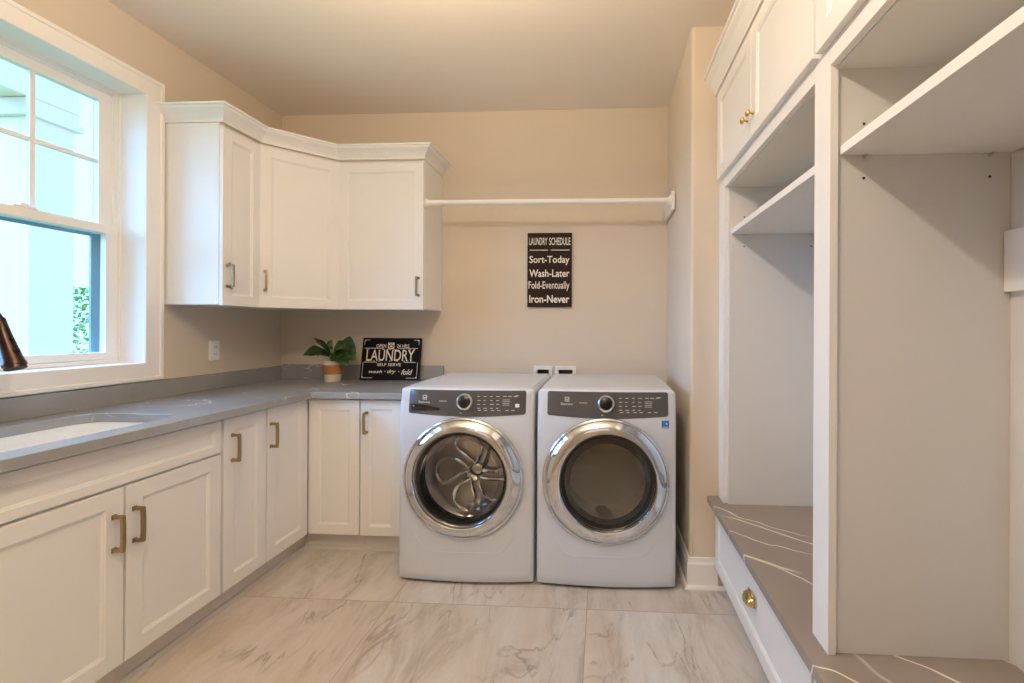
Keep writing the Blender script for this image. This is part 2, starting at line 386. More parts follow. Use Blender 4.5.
# ------------------------------------------------------------------ window
win = thing('window_1', (0, (y0+y1)/2, z0), None, None, kind='structure')
mb = MB(); cw = .09; t = .018
def casing_ring(mb, prof):
    # prof: (d outwards from opening, x)
    ls = []
    for d, x in prof:
        ls.append([(x, y0+d, z0-d), (x, y0+d, z1+d), (x, y1-d, z1+d), (x, y1-d, z0-d)])
    mb.loops(ls, True, wrap=True)
casing_ring(mb, [(0, 0.0005), (0, .017), (.003, .02), (.068, .02), (.072, .026), (.086, .026), (.09, .022), (.09, .0005)])
mb.build('window_casing', TRIM, win)
mb = MB(); casing_ring(mb, [(0, .0), (0, -.15), (.019, -.15), (.019, .0)]); mb.build('window_jamb', TRIM, win)
mb = MB(); casing_ring(mb, [(0,-.112),(-.007,-.112),(-.007,-.12),(-.013,-.12),(-.013,-.14),(-.016,-.14),(-.016,-.19),(.019,-.19),(.019,-.151),(0,-.151)]); mb.build('window_frame', TRIM, win)
ya, yb = y0-.014, y1+.014
def sash(xc, z0_, z1_, stile, brail, trail, name):
    mb = MB(); t = .016
    mb.box(xc-t, xc+t, ya, ya-stile, z0_, z1_); mb.box(xc-t, xc+t, yb, yb+stile, z0_, z1_)
    mb.box(xc-t, xc+t, ya-stile, yb+stile, z0_, z0_+brail); mb.box(xc-t, xc+t, ya-stile, yb+stile, z1_-trail, z1_)
    o = mb.build(name, TRIM, win, bevel=.003)
    g = MB(); g.box(xc-.004, xc+.004, ya-stile+.001, yb+stile-.001, z0_+brail-.001, z1_-trail+.001); g.build('window_pane', GLASS, o)
    return o
us = sash(-.166, 1.725, z1-.014, .053, .04, .048, 'window_sash')
ls_ = sash(-.131, 1.116, 1.765, .050, .036, .042, 'window_sash')
mb = MB(); mz = 2.07; ga, gb = ya-.053, yb+.053; n = 4
for i in range(1, n):
    yy = ga + (gb-ga)*i/n; mb.box(-.158, -.174, yy-.009, yy+.009, 1.765, z1-.062)
mb.box(-.1585, -.1735, ga, gb, mz-.009, mz+.009); mb.build('window_grille', TRIM, us)
mb = MB(); mb.box(-.115, -.138, -1.30, -1.38, 1.765, 1.775, .003); mb.box(-.12,-.132,-1.325,-1.355,1.775,1.785,.002); mb.build('window_latch', TRIM, ls_)
mb = MB(); sa, sb = y0-.017, y1+.017
for a_, b_ in ((sa, sa-.052), (sb, sb+.052)): mb.box(-.198, -.188, a_, b_, 1.105, 1.735)
mb.box(-.198, -.188, sa-.052, sb+.052, 1.105, 1.12); mb.box(-.198, -.188, sa-.052, sb+.052, 1.71, 1.735)
mb.build('screen_frame', SCR, win)
mb = MB(); mb.box(-.19, -.108, ya, yb, z0+.001, 1.1155); mb.build('window_sill', TRIM, win, bevel=.002)

# ------------------------------------------------------------------ base cabinets
def toe_x(name, ya_, yb_, parent):
    mb = MB(); mb.box(.5, .553, ya_, yb_, 0, .108); mb.box(.553, .566, ya_, yb_, 0, .018); mb.build('toe_kick', TOEK, parent)
DF = .591; G = .0015
# sink base
c = thing('base_cabinet', (.3, -1.605, 0), 'white base cabinet under the sink with false drawer front and two doors', 'cabinet')
mb = MB(); Y0_, Y1_ = -1.19, -2.02
mb.box(.005, .59, Y0_, Y0_-.018, .108, .876); mb.box(.005, .59, Y1_, Y1_+.018, .108, .876); mb.box(.005, .59, Y0_-.018, Y1_+.018, .108, .126)
mb.box(.005, .02, Y0_-.018, Y1_+.018, .126, .876); mb.box(.57, .59, Y0_-.018, Y1_+.018, .70, .876); mb.box(.57,.59,-1.58,-1.62,.126,.7)
mb.build('carcass', CAB, c)
toe_x('', Y0_, Y1_, c)
shaker('drawer_front', (DF, -2.016, .728), Y, X, .82, .14, c, rail=.032)
d = shaker('door', (DF, -1.594, .106), Y, X, .398, .612, c); bar_pull((DF+.019, -1.566, .574), X, d)
d = shaker('door', (DF, -2.016, .106), Y, X, .415, .612, c); bar_pull((DF+.019, -1.634, .57), X, d)
# narrow one
c = thing('base_cabinet', (.3, -1.055, 0), 'narrow white base cabinet right of the sink cabinet with one tall door', 'cabinet')
mb = MB(); mb.box(.005, .59, -.927, -1.188, .108, .876); mb.build('carcass', CAB, c); toe_x('', -.927, -1.188, c)
d = shaker('door', (DF, -1.183, .106), Y, X, .252, .762, c); bar_pull((DF+.019, -1.138, .733), X, d)
# corner
c = thing('corner_cabinet', (.3, -.3, 0), 'white L-shaped corner base cabinet with two doors meeting in the inside corner', 'cabinet')
mb = MB(); mb.prism([(.005,-.005),(.005,-.925),(.59,-.925),(.59,-.59),(.911,-.59),(.911,-.005)], .108, .876); mb.build('carcass', CAB, c)
mb = MB(); mb.prism([(.5,-.925),(.553,-.925),(.553,-.553),(.911,-.553),(.911,-.5),(.5,-.5)], 0, .108)
mb.prism([(.553,-.925),(.566,-.925),(.566,-.566),(.911,-.566),(.911,-.553),(.553,-.553)], 0, .018); mb.build('toe_kick', TOEK, c)
d = shaker('door', (DF, -.921, .106), Y, X, .307, .762, c); bar_pull((DF+.019, -.899, .733), X, d)
shaker('door', (.614, -DF, .106), X, nY, .293, .762, c)
# next to washer
c = thing('base_cabinet', (1.04, -.3, 0), 'narrow white base cabinet beside the washing machine with one door', 'cabinet')
mb = MB(); mb.box(.913, 1.166, -.005, -.59, .108, .876); mb.build('carcass', CAB, c)
mb = MB(); mb.box(.913, 1.166, -.5, -.553, 0, .108); mb.box(.913, 1.166, -.553, -.566, 0, .018); mb.build('toe_kick', TOEK, c)
d = shaker('door', (.915, -DF, .106), X, nY, .232, .762, c, rail=.05); bar_pull((.951, -DF-.019, .742), nY, d, L=.12)

# ------------------------------------------------------------------ countertop with sink cutout
ct = thing('countertop', (.3, -.3, CBOT), 'grey veined quartz countertop running in an L over the base cabinets', 'countertop')
outer = [(.003,-.003),(.003,-2.03),(.648,-2.03),(.648,-.648),(1.178,-.648),(1.178,-.003)]
hole = rrect(.135, .548, -1.93, -1.312, .075, 6)
def plate_with_hole(outer, hole, za, zb):
    mb = MB(); bm = mb.bm; es = []
    for loop in (outer, hole):
        vs = [bm.verts.new((x, y, zb)) for x, y in loop]
        es += [bm.edges.new((vs[i], vs[(i+1) % len(vs)])) for i in range(len(vs))]
    r = bmesh.ops.triangle_fill(bm, edges=es, use_beauty=True, use_dissolve=False)
    fs = [g for g in r['geom'] if isinstance(g, bmesh.types.BMFace)]
    ext = bmesh.ops.extrude_face_region(bm, geom=fs)
    bmesh.ops.translate(bm, verts=[g for g in ext['geom'] if isinstance(g, bmesh.types.BMVert)], vec=(0,0,za-zb))
    return mb
plate_with_hole(outer, hole, CBOT, CTOP).build('slab', QUARTZ, ct, bevel=.002)
mb = MB(); mb.box(.003, .021, -.003, -2.03, CTOP, 1.002); mb.build('backsplash', QUARTZ, ct, bevel=.0015)
mb = MB(); mb.box(.0215, 1.178, -.003, -.021, CTOP, 1.013); mb.build('backsplash', QUARTZ, ct, bevel=.0015)

# sink
sk = thing('sink', (.34, -1.62, .69), 'white undermount sink basin set into the grey countertop', 'sink')
mb = MB(); prof = [(-.012, CBOT-.001), (-.002, CBOT-.001), (-.004, .86), (.012, .72), (.04, .69), (.12, .684)]
ls = [[(x, y, z) for x, y in rrect(.135+i, .548-i, -1.93+i, -1.312-i, max(.02, .075-i*.3), 6)] for i, z in prof]
ls2 = [[(x, y, z) for x, y in rrect(.135+i, .548-i, -1.93+i, -1.312-i, .075, 6)] for i, z in [(-.012, CBOT-.001), (-.012, .74), (.03, .672), (.12, .672)]]
mb.loops(ls, True, False, True); mb.loops(ls2, True, False, True); mb.build('basin', CER, sk, smooth=True)
mb = MB(); mb.lathe([(.0,.001),(.02,.001),(.036,.004),(.042,.001),(.042,-.001)], (.34,-1.62,.686), seg=24); mb.build('drain', STEEL, sk, smooth=True)

# faucet
fa = thing('faucet', (.075, -1.67, CTOP), 'dark bronze gooseneck pull-down faucet at the sink in front of the window', 'faucet')
mb = MB(); mb.lathe([(.03,0),(.03,.006),(.024,.012),(.021,.05),(.018,.06)], (.075,-1.67,CTOP+.001), seg=24, cap0=True, cap1=True); mb.build('base', BRONZE, fa, smooth=True)
pts = [(.075,-1.67,.97),(.075,-1.67,1.2)]
for i in range(1, 13):
    a = PI - (PI*.80)*i/12; pts.append((.163+.088*cos(a), -1.67, 1.24+.10*sin(a)))
mb = MB(); mb.tube(pts, .0135, 14); mb.build('neck', BRONZE, fa, smooth=True)
e = Vector(pts[-1]); dr = (Vector((.298,-1.67,1.133))-e); Lh = dr.length; dr.normalize()
mb = MB(); mb.lathe([(.0125,-.006),(.0165,0),(.0175,.04*1),(.0215,Lh*.55),(.0265,Lh*.86),(.029,Lh*.9),(.029,Lh*.94),(.0265,Lh*.95),(.027,Lh),(.02,Lh)], e, dr, 24, True, True)
hd = mb.build('spray_head', BRONZE, fa, smooth=True)
mb = MB(); side = Vector((dr.z, 0, -dr.x))
side = side if side.x > 0 else -side
for q, rr in ((.45, .006), (.68, .009)):
    mb = MB(); p = e + dr*Lh*q + side*(.0195 if q < .5 else .023); mb.lathe([(rr, -.004), (rr, .004), (rr*.6, .007)], p, side, 12, True, True)
    mb.build('spray_button', BRONZE, hd, smooth=True)
mb = MB(); mb.tube([(.075,-1.69,.95),(.075,-1.735,.965),(.08,-1.79,1.0)], [.009,.007,.006], 10); mb.build('lever', BRONZE, fa, smooth=True)

# outlet on left wall
ol = thing('electrical_outlet', (.003, -.554, 1.136), 'white duplex outlet plate on the left wall above the backsplash', 'outlet')
mb = MB(); ls=[[(x, a, b) for a, b in rrect(-.554-.035+i, -.554+.035-i, 1.136-.058+i, 1.136+.058-i, .006, 3)] for i, x in ((0,.0005),(0,.004),(.004,.007))]; mb.loops(ls, True, True, True); mb.build('plate', WHITE, ol)
for dz in (-.021, .021):
    mb = MB(); ls=[[(x, a, b) for a, b in rrect(-.554-.016, -.554+.016, 1.136+dz-.014, 1.136+dz+.014, .008, 3)] for x in (.0071,.0085)]; mb.loops(ls, True, True, True); s_=mb.build('socket', WHITE, ol)
    mb = MB(); mb.box(.0086,.009,-.561,-.559,1.136+dz-.004,1.136+dz+.006); mb.box(.0086,.009,-.549,-.547,1.136+dz-.004,1.136+dz+.006); mb.build('slots', DARK, s_)

# ------------------------------------------------------------------ wall cabinets
ZB, ZT = 1.39, 2.322; UD = .307
XR = 1.158
c = thing('wall_cabinet', (.15, -.74, ZB), 'white single-door wall cabinet beside the window', 'cabinet')
mb = MB(); mb.box(.003, UD, -.872, -.611, ZB, ZT); mb.build('carcass', CAB, c, bevel=.0008)
d = shaker('door', (UD+.001, -.870, ZB-.004), Y, X, .256, .92, c, rail=.055); bar_pull((UD+.02, -.843, 1.54), X, d, .118)
c = thing('corner_cabinet', (.25, -.25, ZB), 'white diagonal corner wall cabinet with one angled door', 'cabinet')
mb = MB(); mb.prism([(.003,-.003),(.003,-.609),(UD,-.609),(.609,-UD),(.609,-.003)], ZB, ZT); mb.build('carcass', CAB, c)
s2 = math.sqrt(.5); wdg = (.609-UD)*math.sqrt(2)
d = shaker('door', (UD+.004*s2+.001*s2, -.609+.004*s2-.001*s2, ZB-.004), (s2,s2,0), (s2,-s2,0), wdg-.008, .92, c); 
bar_pull((UD+.034*s2+.02*s2, -.609+.034*s2-.02*s2, 1.54), (s2,-s2,0), d, .118)
c = thing('wall_cabinet', (.88, -.15, ZB), 'white single-door wall cabinet at the left end of the hanging rod', 'cabinet')
mb = MB(); mb.box(.611, XR, -.003, -UD, ZB, ZT); mb.build('carcass', CAB, c, bevel=.0008)
d = shaker('door', (.613, -UD-.001, ZB-.004), X, nY, .543, .92, c); bar_pull((1.126, -UD-.02, 1.53), nY, d, .118)
CR = [(.0, ZT+.0015), (.006, ZT+.0015), (.006, ZT+.012), (.012, ZT+.022), (.026, ZT+.040), (.048, ZT+.058), (.052, ZT+.068), (.060, ZT+.07), (.060, ZT+.08), (0, ZT+.08)]
o = sweep([(.003, -.872), (UD+.02, -.872), (UD+.02, -.612), (.612, -UD-.02), (XR+.001, -UD-.02), (XR+.001, -.003)], CR, 'crown_molding', CAB)
tag(o, 'white crown molding along the top of the corner wall cabinets', 'molding')

# ------------------------------------------------------------------ hanging rod
rd = thing('closet_rod', (1.92, -.3, 2.058), 'white hanging rod between wall cabinet and right alcove wall', 'rod')
mb = MB(); mb.tube([(XR+.0015,-.3,2.058),(2.6805,-.3,2.058)], .0155, 20); mb.build('rod', TRIM, rd, smooth=True)
mb = MB(); mb.lathe([(.03,0),(.03,.006),(.02,.009),(.02,.02)], (XR+.0012,-.3,2.058), X, 24, True, True); mb.build('end_socket', TRIM, rd, smooth=True)
mb = MB(); mb.box(2.681, 2.699, -.345, -.02, 1.99, 2.102); mb.build('mounting_cleat', TRIM, rd, bevel=.002)
mb = MB(); mb.lathe([(.03,0),(.03,.006),(.02,.009),(.02,.02)], (2.681,-.3,2.058), nX, 24, True, True); mb.build('end_socket', TRIM, rd, smooth=True)

# ------------------------------------------------------------------ wall sign
sg = thing('wall_sign', (1.91, -.01, 1.416), 'dark brown LAUNDRY SCHEDULE sign hanging on the wall below the rod', 'sign')
sx0, sx1, sz0, sz1 = 1.757, 2.060, 1.419, 1.923
mb = MB(); mb.box(sx0, sx1, -.001, -.018, sz0, sz1); mb.build('board', SIGNB, sg, bevel=.0015)
W_, H_ = sx1-sx0, sz1-sz0
def st(s, a0, a1, b0, b1, bold=.012, sp=1.): text(s, 'lettering', PAINTW, sg, (sx0, -.018, sz0), X, Z, (a0*W_, a1*W_, b0*H_, b1*H_), bold, 0, .0012, sp)
st('LAUNDRY', .04, .45, .835, .935, .01); st('SCHEDULE', .49, .97, .835, .935, .01)
st('Sort-Today', .045, .95, .565, .69, .014); st('Wash-Later', .045, .95, .405, .505, .014)
st('Fold-Eventually', .03, .95, .215, .345, .006); st('Iron-Never', .045, .95, .055, .16, .018)
for a_, b_ in ((.05,.46),(.53,.95)): mb = MB(); mb.box(sx0+a_*W_, sx0+b_*W_, -.0181, -.019, sz0+.762*H_, sz0+.772*H_); mb.build('divider_line', PAINTW, sg)

# ------------------------------------------------------------------ countertop sign (leaning)
BX, BY, BZ = .610, -.071, CTOP+.0008
cs = thing('tabletop_sign', (.82, -.09, CTOP), 'black LAUNDRY self-service sign leaning on the backsplash beside the plant', 'sign')
lean = math.atan2(.052, .285); up = Vector((0, sin(lean), cos(lean))); nrm = Vector((0, -cos(lean), sin(lean))); SW, SH = .414, .292
O = Vector((BX, BY, BZ))
def SP(a, b, c_): return O + Vector(X)*a + up*b + nrm*c_
mb = MB(); ls = [[SP(a, b, c_) for a, b in rrect(i, SW-i, i, SH-i, .006, 3)] for i, c_ in ((.002,-.016),(0,-.014),(0,-.001),(.001,0))]; mb.loops(ls, True, True, True); mb.build('board', SIGNK, cs)
# white inner border with notched corners
mb = MB(); b_ = .014; bw = .0028
def seg(a0, a1, b0, b1): mb.loops([[SP(a0,b0,.0006),SP(a1,b0,.0006),SP(a1,b1,.0006),SP(a0,b1,.0006)],[SP(a0,b0,.0014),SP(a1,b0,.0014),SP(a1,b1,.0014),SP(a0,b1,.0014)]], True, True, True)
for lf in (0, 1):
    for lo in (0, 1):
        mb = MB(); xa = b_ if lf else SW-b_-bw
        seg(xa, xa+bw, b_ if lo else SH*.83, SH*.42 if lo else SH-b_)
        ln = (.18*SW if lo else .09*SW); za = b_ if lo else SH-b_-bw
        seg(b_ if lf else SW-b_-ln, b_+ln if lf else SW-b_, za, za+bw)
        sa = b_ if lf else SW-b_-.010; sb = b_ if lo else SH-b_-.010; seg(sa, sa+.010, sb, sb+.010)
        mb.build('border_corner', PAINTW, cs)
for a_, b_, c_, d_ in ((.04,.37,.745,.757),(.62,.95,.745,.757),(.05,.27,.415,.427),(.73,.93,.415,.427)): mb = MB(); seg(a_*SW, b_*SW, c_*SH, d_*SH); mb.build('rule_line', PAINTW, cs)
mb = MB()
seg(.44*SW, .545*SW, .74*SH, .885*SH); mb.build('emblem', PAINTW, cs)
mb = MB(); pts=[SP(.4925*SW+.018*cos(a), .80*SH+.012*sin(a), .0018) for a in [2*PI*k/20 for k in range(20)]]; pts2=[SP(.4925*SW+.010*cos(a), .80*SH+.0065*sin(a), .0018) for a in [2*PI*k/20 for k in range(20)]]; mb.loops([pts, pts2]); 
mb.face([SP(.46*SW,.855*SH,.0018),SP(.525*SW,.855*SH,.0018),SP(.525*SW,.865*SH,.0018),SP(.46*SW,.865*SH,.0018)]); mb.build('emblem_drum', SIGNK, cs)
def ct_(s, a0, a1, b0, b1, bold=.01, shear=0, sp=1.): text(s, 'lettering', PAINTW, cs, O, X, up, (a0*SW, a1*SW, b0*SH, b1*SH), bold, shear, .0014, sp)
ct_('OPEN', .24, .41, .765, .85); ct_('24 HRS', .59, .80, .765, .85)
ct_('LAUNDRY', .085, .90, .45, .72, .006)
ct_('SELF SERVE', .28, .685, .33, .40, .01)
ct_('wash', .15, .38, .165, .235, .012, .35); ct_('dry', .46, .61, .14, .25, .012, .35); ct_('fold', .70, .89, .13, .26, .012, .35)
mb = MB(); seg(.415*SW,.43*SW,.195*SH,.215*SH); seg(.65*SW,.665*SW,.195*SH,.215*SH); mb.build('lettering', PAINTW, cs)
# serifs on the big word
mb = MB()
for a0, a1, b in ((.08,.14,.45),(.20,.235,.45),(.29,.325,.45),(.345,.385,.72),(.42,.455,.72),(.475,.51,.45),(.54,.575,.72),(.465,.50,.72),(.60,.63,.45),(.715,.75,.45),(.77,.805,.45),(.80,.835,.72),(.875,.91,.72),(.835,.87,.45),(.075,.12,.72)):
    seg(a0*SW, a1*SW, b*SH-.0015, b*SH+.0015)
mb.build('lettering', PAINTW, cs)

# ------------------------------------------------------------------ potted plant
PXc, PYc = .480, -.162
pp = thing('potted_plant', (PXc, PYc, CTOP), 'small broad-leaved green plant in a white and tan pot on the counter', 'plant')
mb = MB(); mb.lathe([(.0,.0008),(.047,.0008),(.049,.003),(.0600,.132),(.0605,.136),(.057,.137),(.055,.132),(.053,.12)], (PXc,PYc,CTOP), seg=36); pot = mb.build('pot', POTW, pp, smooth=True)
mb = MB(); mb.lathe([(.0532,.050),(.0544,.0505),(.0595,.112),(.0585,.1125)], (PXc,PYc,CTOP), seg=36); mb.build('kraft_band', POTB, pot, smooth=True, label='tan band around the pot')
mb = MB(); mb.lathe([(.0525,.121),(.03,.125),(0,.127)], (PXc,PYc,CTOP), seg=24); mb.build('soil', SOIL, pot)
def leaf(base, tip, w, bend, roll=0., parent=pp):
    base, tip = Vector(base), Vector(tip); d = tip-base; L = d.length; d.normalize()
    s = d.cross(Vector((0,0,1))).normalized(); u = s.cross(d).normalized()
    s, u = s*cos(roll)+u*sin(roll), u*cos(roll)-s*sin(roll)
    rows = []; n = 10
    for i in range(n+1):
        t_ = i/n
        hw = w*.5*(sin(PI*min(1, t_**.85))**.75) if 0 < t_ < 1 else .0012
        c_ = base + d*L*t_ + Vector((0,0,1))*bend*sin(PI*t_)
        rows.append([c_ + s*hw*k + u*(hw*.35*abs(k)+ .004*sin(t_*14)*abs(k)) for k in (-1,-.66,-.33,0,.33,.66,1)])
    mb = MB(); mb.loops(rows, False); return mb.build('leaf', LEAF, parent, smooth=75)
B = Vector((PXc, PYc, 1.045))
LV = [((-.0,-.03,.03),(-.165,-.06,.042),.10,.022,-.62), ((-.02,.0,.05),(-.135,.0,.158),.062,.0,-.9), ((-.07,.02,.10),(-.02,.03,.075),.05,.03,-.9),
      ((.01,-.005,.055),(.168,-.01,.055),.115,.052,-.62), ((.01,-.02,.045),(.135,-.05,-.025),.085,.03,-.9), ((.03,-.01,.05),(.172,-.03,.01),.10,.03,-.8),
      ((-.01,-.02,.03),(-.06,-.08,.035),.07,.02,-.2), ((.01,-.02,.03),(.06,-.07,.03),.07,.025,.1), ((0,.02,.05),(.07,.06,.13),.07,.02,-.5)]
for b_, t_, w_, bn, rl in LV:
    p0 = B+Vector(b_); leaf(p0, B+Vector(t_), w_*1.25, bn, rl)
    mb = MB(); mb.tube([Vector((PXc+b_[0]*.2, PYc+b_[1]*.2, 1.037)), (Vector((PXc,PYc,1.045))+p0)/2+Vector((0,0,.008)), p0+Vector((0,0,.0))], .0022, 6); mb.build('stem', LEAF, pp)

# ------------------------------------------------------------------ utility boxes behind machines
for k, (a, b) in enumerate(UB):
    u = thing('utility_box', ((a+b)/2, 0, .925), ['small white recessed supply box on the wall behind the washing machine', 'small white recessed vent box on the wall behind the dryer'][k], 'wall box', 'recessed boxes behind the machines')
    mb = MB(); ls = [[(x, -y_, z) for x, z in rrect(a+i, b-i, .92+j, 1.017-j, .003, 2)] for i, j, y_ in ((0,0,.0006),(0,0,.008),(.003,.003,.011),(.023,.024,.011),(.025,.026,.001))]; mb.loops(ls, True); mb.build('frame', WHITE, u)
    mb = MB(); mb.box(a+.0135, b-.0135, .085, .088, .942, .998); mb.box(a+.0135,a+.0155,.0,.085,.942,.998); mb.box(b-.0155,b-.0135,.0,.085,.942,.998); mb.box(a+.016,b-.016,0,.085,.996,.998); mb.box(a+.016,b-.016,0,.085,.942,.944); mb.build('recess_liner', GREYB, u)

# ------------------------------------------------------------------ washing machine / dryer
def machine(name, x0, label, cat, is_dryer):
    w = .686; hw = w/2; xc = x0+hw; yb_ = -.10; zt_ = .974
    r = thing(name, (xc, -.47, 0), label, cat)
    def yf(x, z):
        q = (x-xc)/hw
        y = -.858 - .024*(1-q*q)
        if z > .80: y += .14*(z-.80)
        if z < .06: y += .008*((.06-z)/.06)**2
        return y
    N = 96
    dcx = xc - .005 if not is_dryer else xc - .003; dcz = .532
    RR = .255
    out = rrect(x0, x0+w, .010, zt_, [.012,.012,.03,.03], 6)
    # resample outline by angle from door centre
    def ray(th, o):
        dx, dz = cos(th), sin(th); best = None
        for i in range(len(o)):
            (ax, az), (bx, bz) = o[i], o[(i+1) % len(o)]
            ex, ez = bx-ax, bz-az; den = dx*ez-dz*ex
            if abs(den) < 1e-12: continue
            t_ = ((ax-dcx)*ez-(az-dcz)*ex)/den; u_ = ((ax-dcx)*dz-(az-dcz)*dx)/den
            if t_ > 0 and -1e-6 <= u_ <= 1+1e-6 and (best is None or t_ < best): best = t_
        return dcx+dx*best, dcz+dz*best
    ths = []
    # denser near corners
    base = [2*PI*i/N for i in range(N)]
    cor = [math.atan2(z-dcz, x-dcx) % (2*PI) for x, z in out]
    ths = sorted(set([round(t_, 5) for t_ in base+cor]))
    O_ = [ray(t_, out) for t_ in ths]
    C_ = [(dcx+RR*cos(t_), dcz+RR*sin(t_)) for t_ in ths]
    def inset(p, d):
        x, z = p; return (min(max(x, x0+d), x0+w-d), min(max(z, .010+d), zt_-d))
    mb = MB(); ls = []
    ls.append([(x, yb_, z) for x, z in O_])
    ls.append([(x, yf(x, z)+.022, z) for x, z in O_])
    for d, dy in ((.0015,.012),(.006,.004),(.013,.0)):
        ls.append([(*[inset(p, d)[0]], yf(*inset(p, d))+dy, inset(p, d)[1]) for p in O_])
    for k in range(1, 9):
        f = k/8; row = []
        for p, c_ in zip(O_, C_):
            a = inset(p, .013); x = a[0]+(c_[0]-a[0])*f; z = a[1]+(c_[1]-a[1])*f; row.append((x, yf(x, z), z))
        ls.append(row)
    ls.append([(x, -.80, z) for x, z in C_])
    mb.loops(ls, True, True, False)
    body = mb.build('body', ENAMEL, r, smooth=35)
    # feet
    for fx in (x0+.05, x0+w-.05):
        for fy in (-.17, -.77):
            mb = MB(); mb.lathe([(.02,0.0005),(.022,.004),(.012,.008),(.012,.0095)], (fx, fy, 0), seg=12, cap0=True, cap1=True); mb.build('foot', BLACK, r)
    # top lid
    mb = MB(); ls = [[(x, y, z) for x, y in rrect(x0+i, x0+w-i, -.79+i, -.11-i, .03, 4)] for i, z in ((.014, zt_+.0003), (.015, zt_+.0012), (.018, zt_+.0014))]
    mb.loops(ls, True, True, True); mb.build('top_panel', ENAMEL, r, smooth=35)
    # conformal patches
    def patch(nm, outline, off, m, par, thick=.006, rings=5, pc=None):
        cx_ = sum(p[0] for p in outline)/len(outline); cz_ = sum(p[1] for p in outline)/len(outline)
        mb = MB(); ls = [[(x, yf(x, z)+.002, z) for x, z in outline], [(x, yf(x, z)-off+.0015, z) for x, z in outline]]
        for k in range(rings):
            f = 1-.985*(k/(rings-1)); f = f if k else .99
            ls.append([(cx_+(x-cx_)*f, yf(cx_+(x-cx_)*f, cz_+(z-cz_)*f)-off, cz_+(z-cz_)*f) for x, z in outline])
        mb.loops(ls, True, False, True); return mb.build(nm, m, par, smooth=40)
    px0, px1, pz1, pz0 = x0+.052, x0+.645, .964, .848
    def dens(o, n_=8):
        res = []
        for i in range(len(o)):
            a, b = o[i], o[(i+1) % len(o)]
            L_ = math.dist(a, b); k = max(1, int(L_/.03))
            for j in range(k): res.append((a[0]+(b[0]-a[0])*j/k, a[1]+(b[1]-a[1])*j/k))
        return res
    ol_ = dens(rrect(px0, px1, pz0, pz1, .01, 3))
    ol_ = [(x, z - (.012*sin(PI*(x-px0)/(px1-px0)) if z < (pz0+pz1)/2 else 0)) for x, z in ol_]
    pan = patch('control_panel', ol_, .003, PANEL, r, label) if False else patch('control_panel', ol_, .003, PANEL, r)
    pan['label'] = 'dark grey control panel'
    # dial
    dx_, dz_ = x0 + .345 - .003, .908
    nrm_ = Vector((0,-1,.14)).normalized(); yc = yf(dx_, dz_)-.0025
    mb = MB(); mb.lathe([(.043,0),(.044,.004),(.041,.012),(.037,.015),(.031,.0135),(.029,.010)], (dx_, yc, dz_), nrm_, 40, False, False); dial = mb.build('dial', CHROME, pan, smooth=True, label='chrome ringed cycle dial')
    mb = MB(); mb.lathe([(.0305,.002),(.03,.012),(.027,.0145),(.0,.0150)], (dx_, yc, dz_), nrm_, 40); mb.build('dial_cap', BLACK, dial, smooth=True)
    # printing, set out in small dashes
    mb = MB()
    def q(xa, xb, za, zb, o_=.0036): mb.face([(xa, yf(xa, za)-o_, za), (xb, yf(xb, za)-o_, za), (xb, yf(xb, zb)-o_, zb), (xa, yf(xa, zb)-o_, zb)])
    rs = random.Random(3)
    for ix, xx in enumerate((.405,.435,.468,.498)):
        for iz in range(4):
            zz = .934-.019*iz; q(x0+xx, x0+xx+rs.uniform(.010,.020), zz, zz+.0028)
    for ix in range(3):
        q(x0+.532+.026*ix, x0+.532+.026*ix+.018, .934, .9375)
    for iz in range(4):
        zz = .918-.0085*iz; q(x0+.53, x0+.56+rs.uniform(0,.008), zz, zz+.0022)
    for xx in (.41,.44,.475,.505,.545,.575): q(x0+xx, x0+xx+.016, .866, .8695)
    q(x0+.21, x0+.25, .909, .9115); q(x0+.318, x0+.33, .853, .8555); q(x0+.59, x0+.61, .938, .9405)
    mb.build('panel_markings', INK, pan)
    # emblem + maker's name
    lx = x0+.135 if not is_dryer else x0+.15
    mb = MB(); fz = .927; s_ = .011
    def qq(xa, xb, za, zb): mb.face([(xa, yf(xa, za)-.0037, za), (xb, yf(xb, za)-.0037, za), (xb, yf(xb, zb)-.0037, zb), (xa, yf(xa, zb)-.0037, zb)])
    qq(lx-s_, lx+s_, fz+s_-.003, fz+s_); qq(lx-s_, lx-s_+.003, fz-s_, fz+s_-.003); qq(lx+s_-.003, lx+s_, fz-s_, fz+s_-.003); qq(lx-s_+.003, lx+s_-.003, fz-s_, fz-s_+.003); qq(lx-s_+.003, lx+s_-.003, fz-.0015, fz+.0015)
    qq(lx-.0015, lx+.0015, fz-s_+.003, fz-.0015)
    mb.build('emblem', INK, pan)
    text('Electrolux', 'lettering', INK, pan, (lx-.03, yf(lx, .90)-.0036, .899), (1, (yf(lx+.03,.9)-yf(lx-.03,.9))/.06, 0), Z, (0, .06, 0, .0115), .01, 0, .0006)
    if not is_dryer:
        ol2 = dens(rrect(x0+.062, x0+.215, .862, .895, .008, 3)); 
        ol2 = [(x, z - (.018*max(0, (x-x0-.11)/.105) if z > .88 else 0)) for x, z in ol2]
        dd = patch('detergent_drawer_pull', ol2, .0042, BLACK, pan)
        mb = MB(); mb.lathe([(0,.002),(.0035,.002),(.0035,0)], (x0+.078, yf(x0+.078,.88)-.0045, .884), nY, 12); mb.build('indicator', INK, dd)
        mb = MB(); q(x0+.262, x0+.2635, .846, .905); mb.build('drawer_seam', BLACK, pan)
        patch('start_button', dens(rrect(x0+.592, x0+.613, .882, .900, .004, 3)), .0045, WHITE, pan)
    else:
        st_ = patch('energy_sticker', dens(rrect(x0+.612, x0+.648, .792, .828, .002, 2)), .001, BLUE, body, rings=3)
        st_['label'] = 'small blue square sticker with white mark'
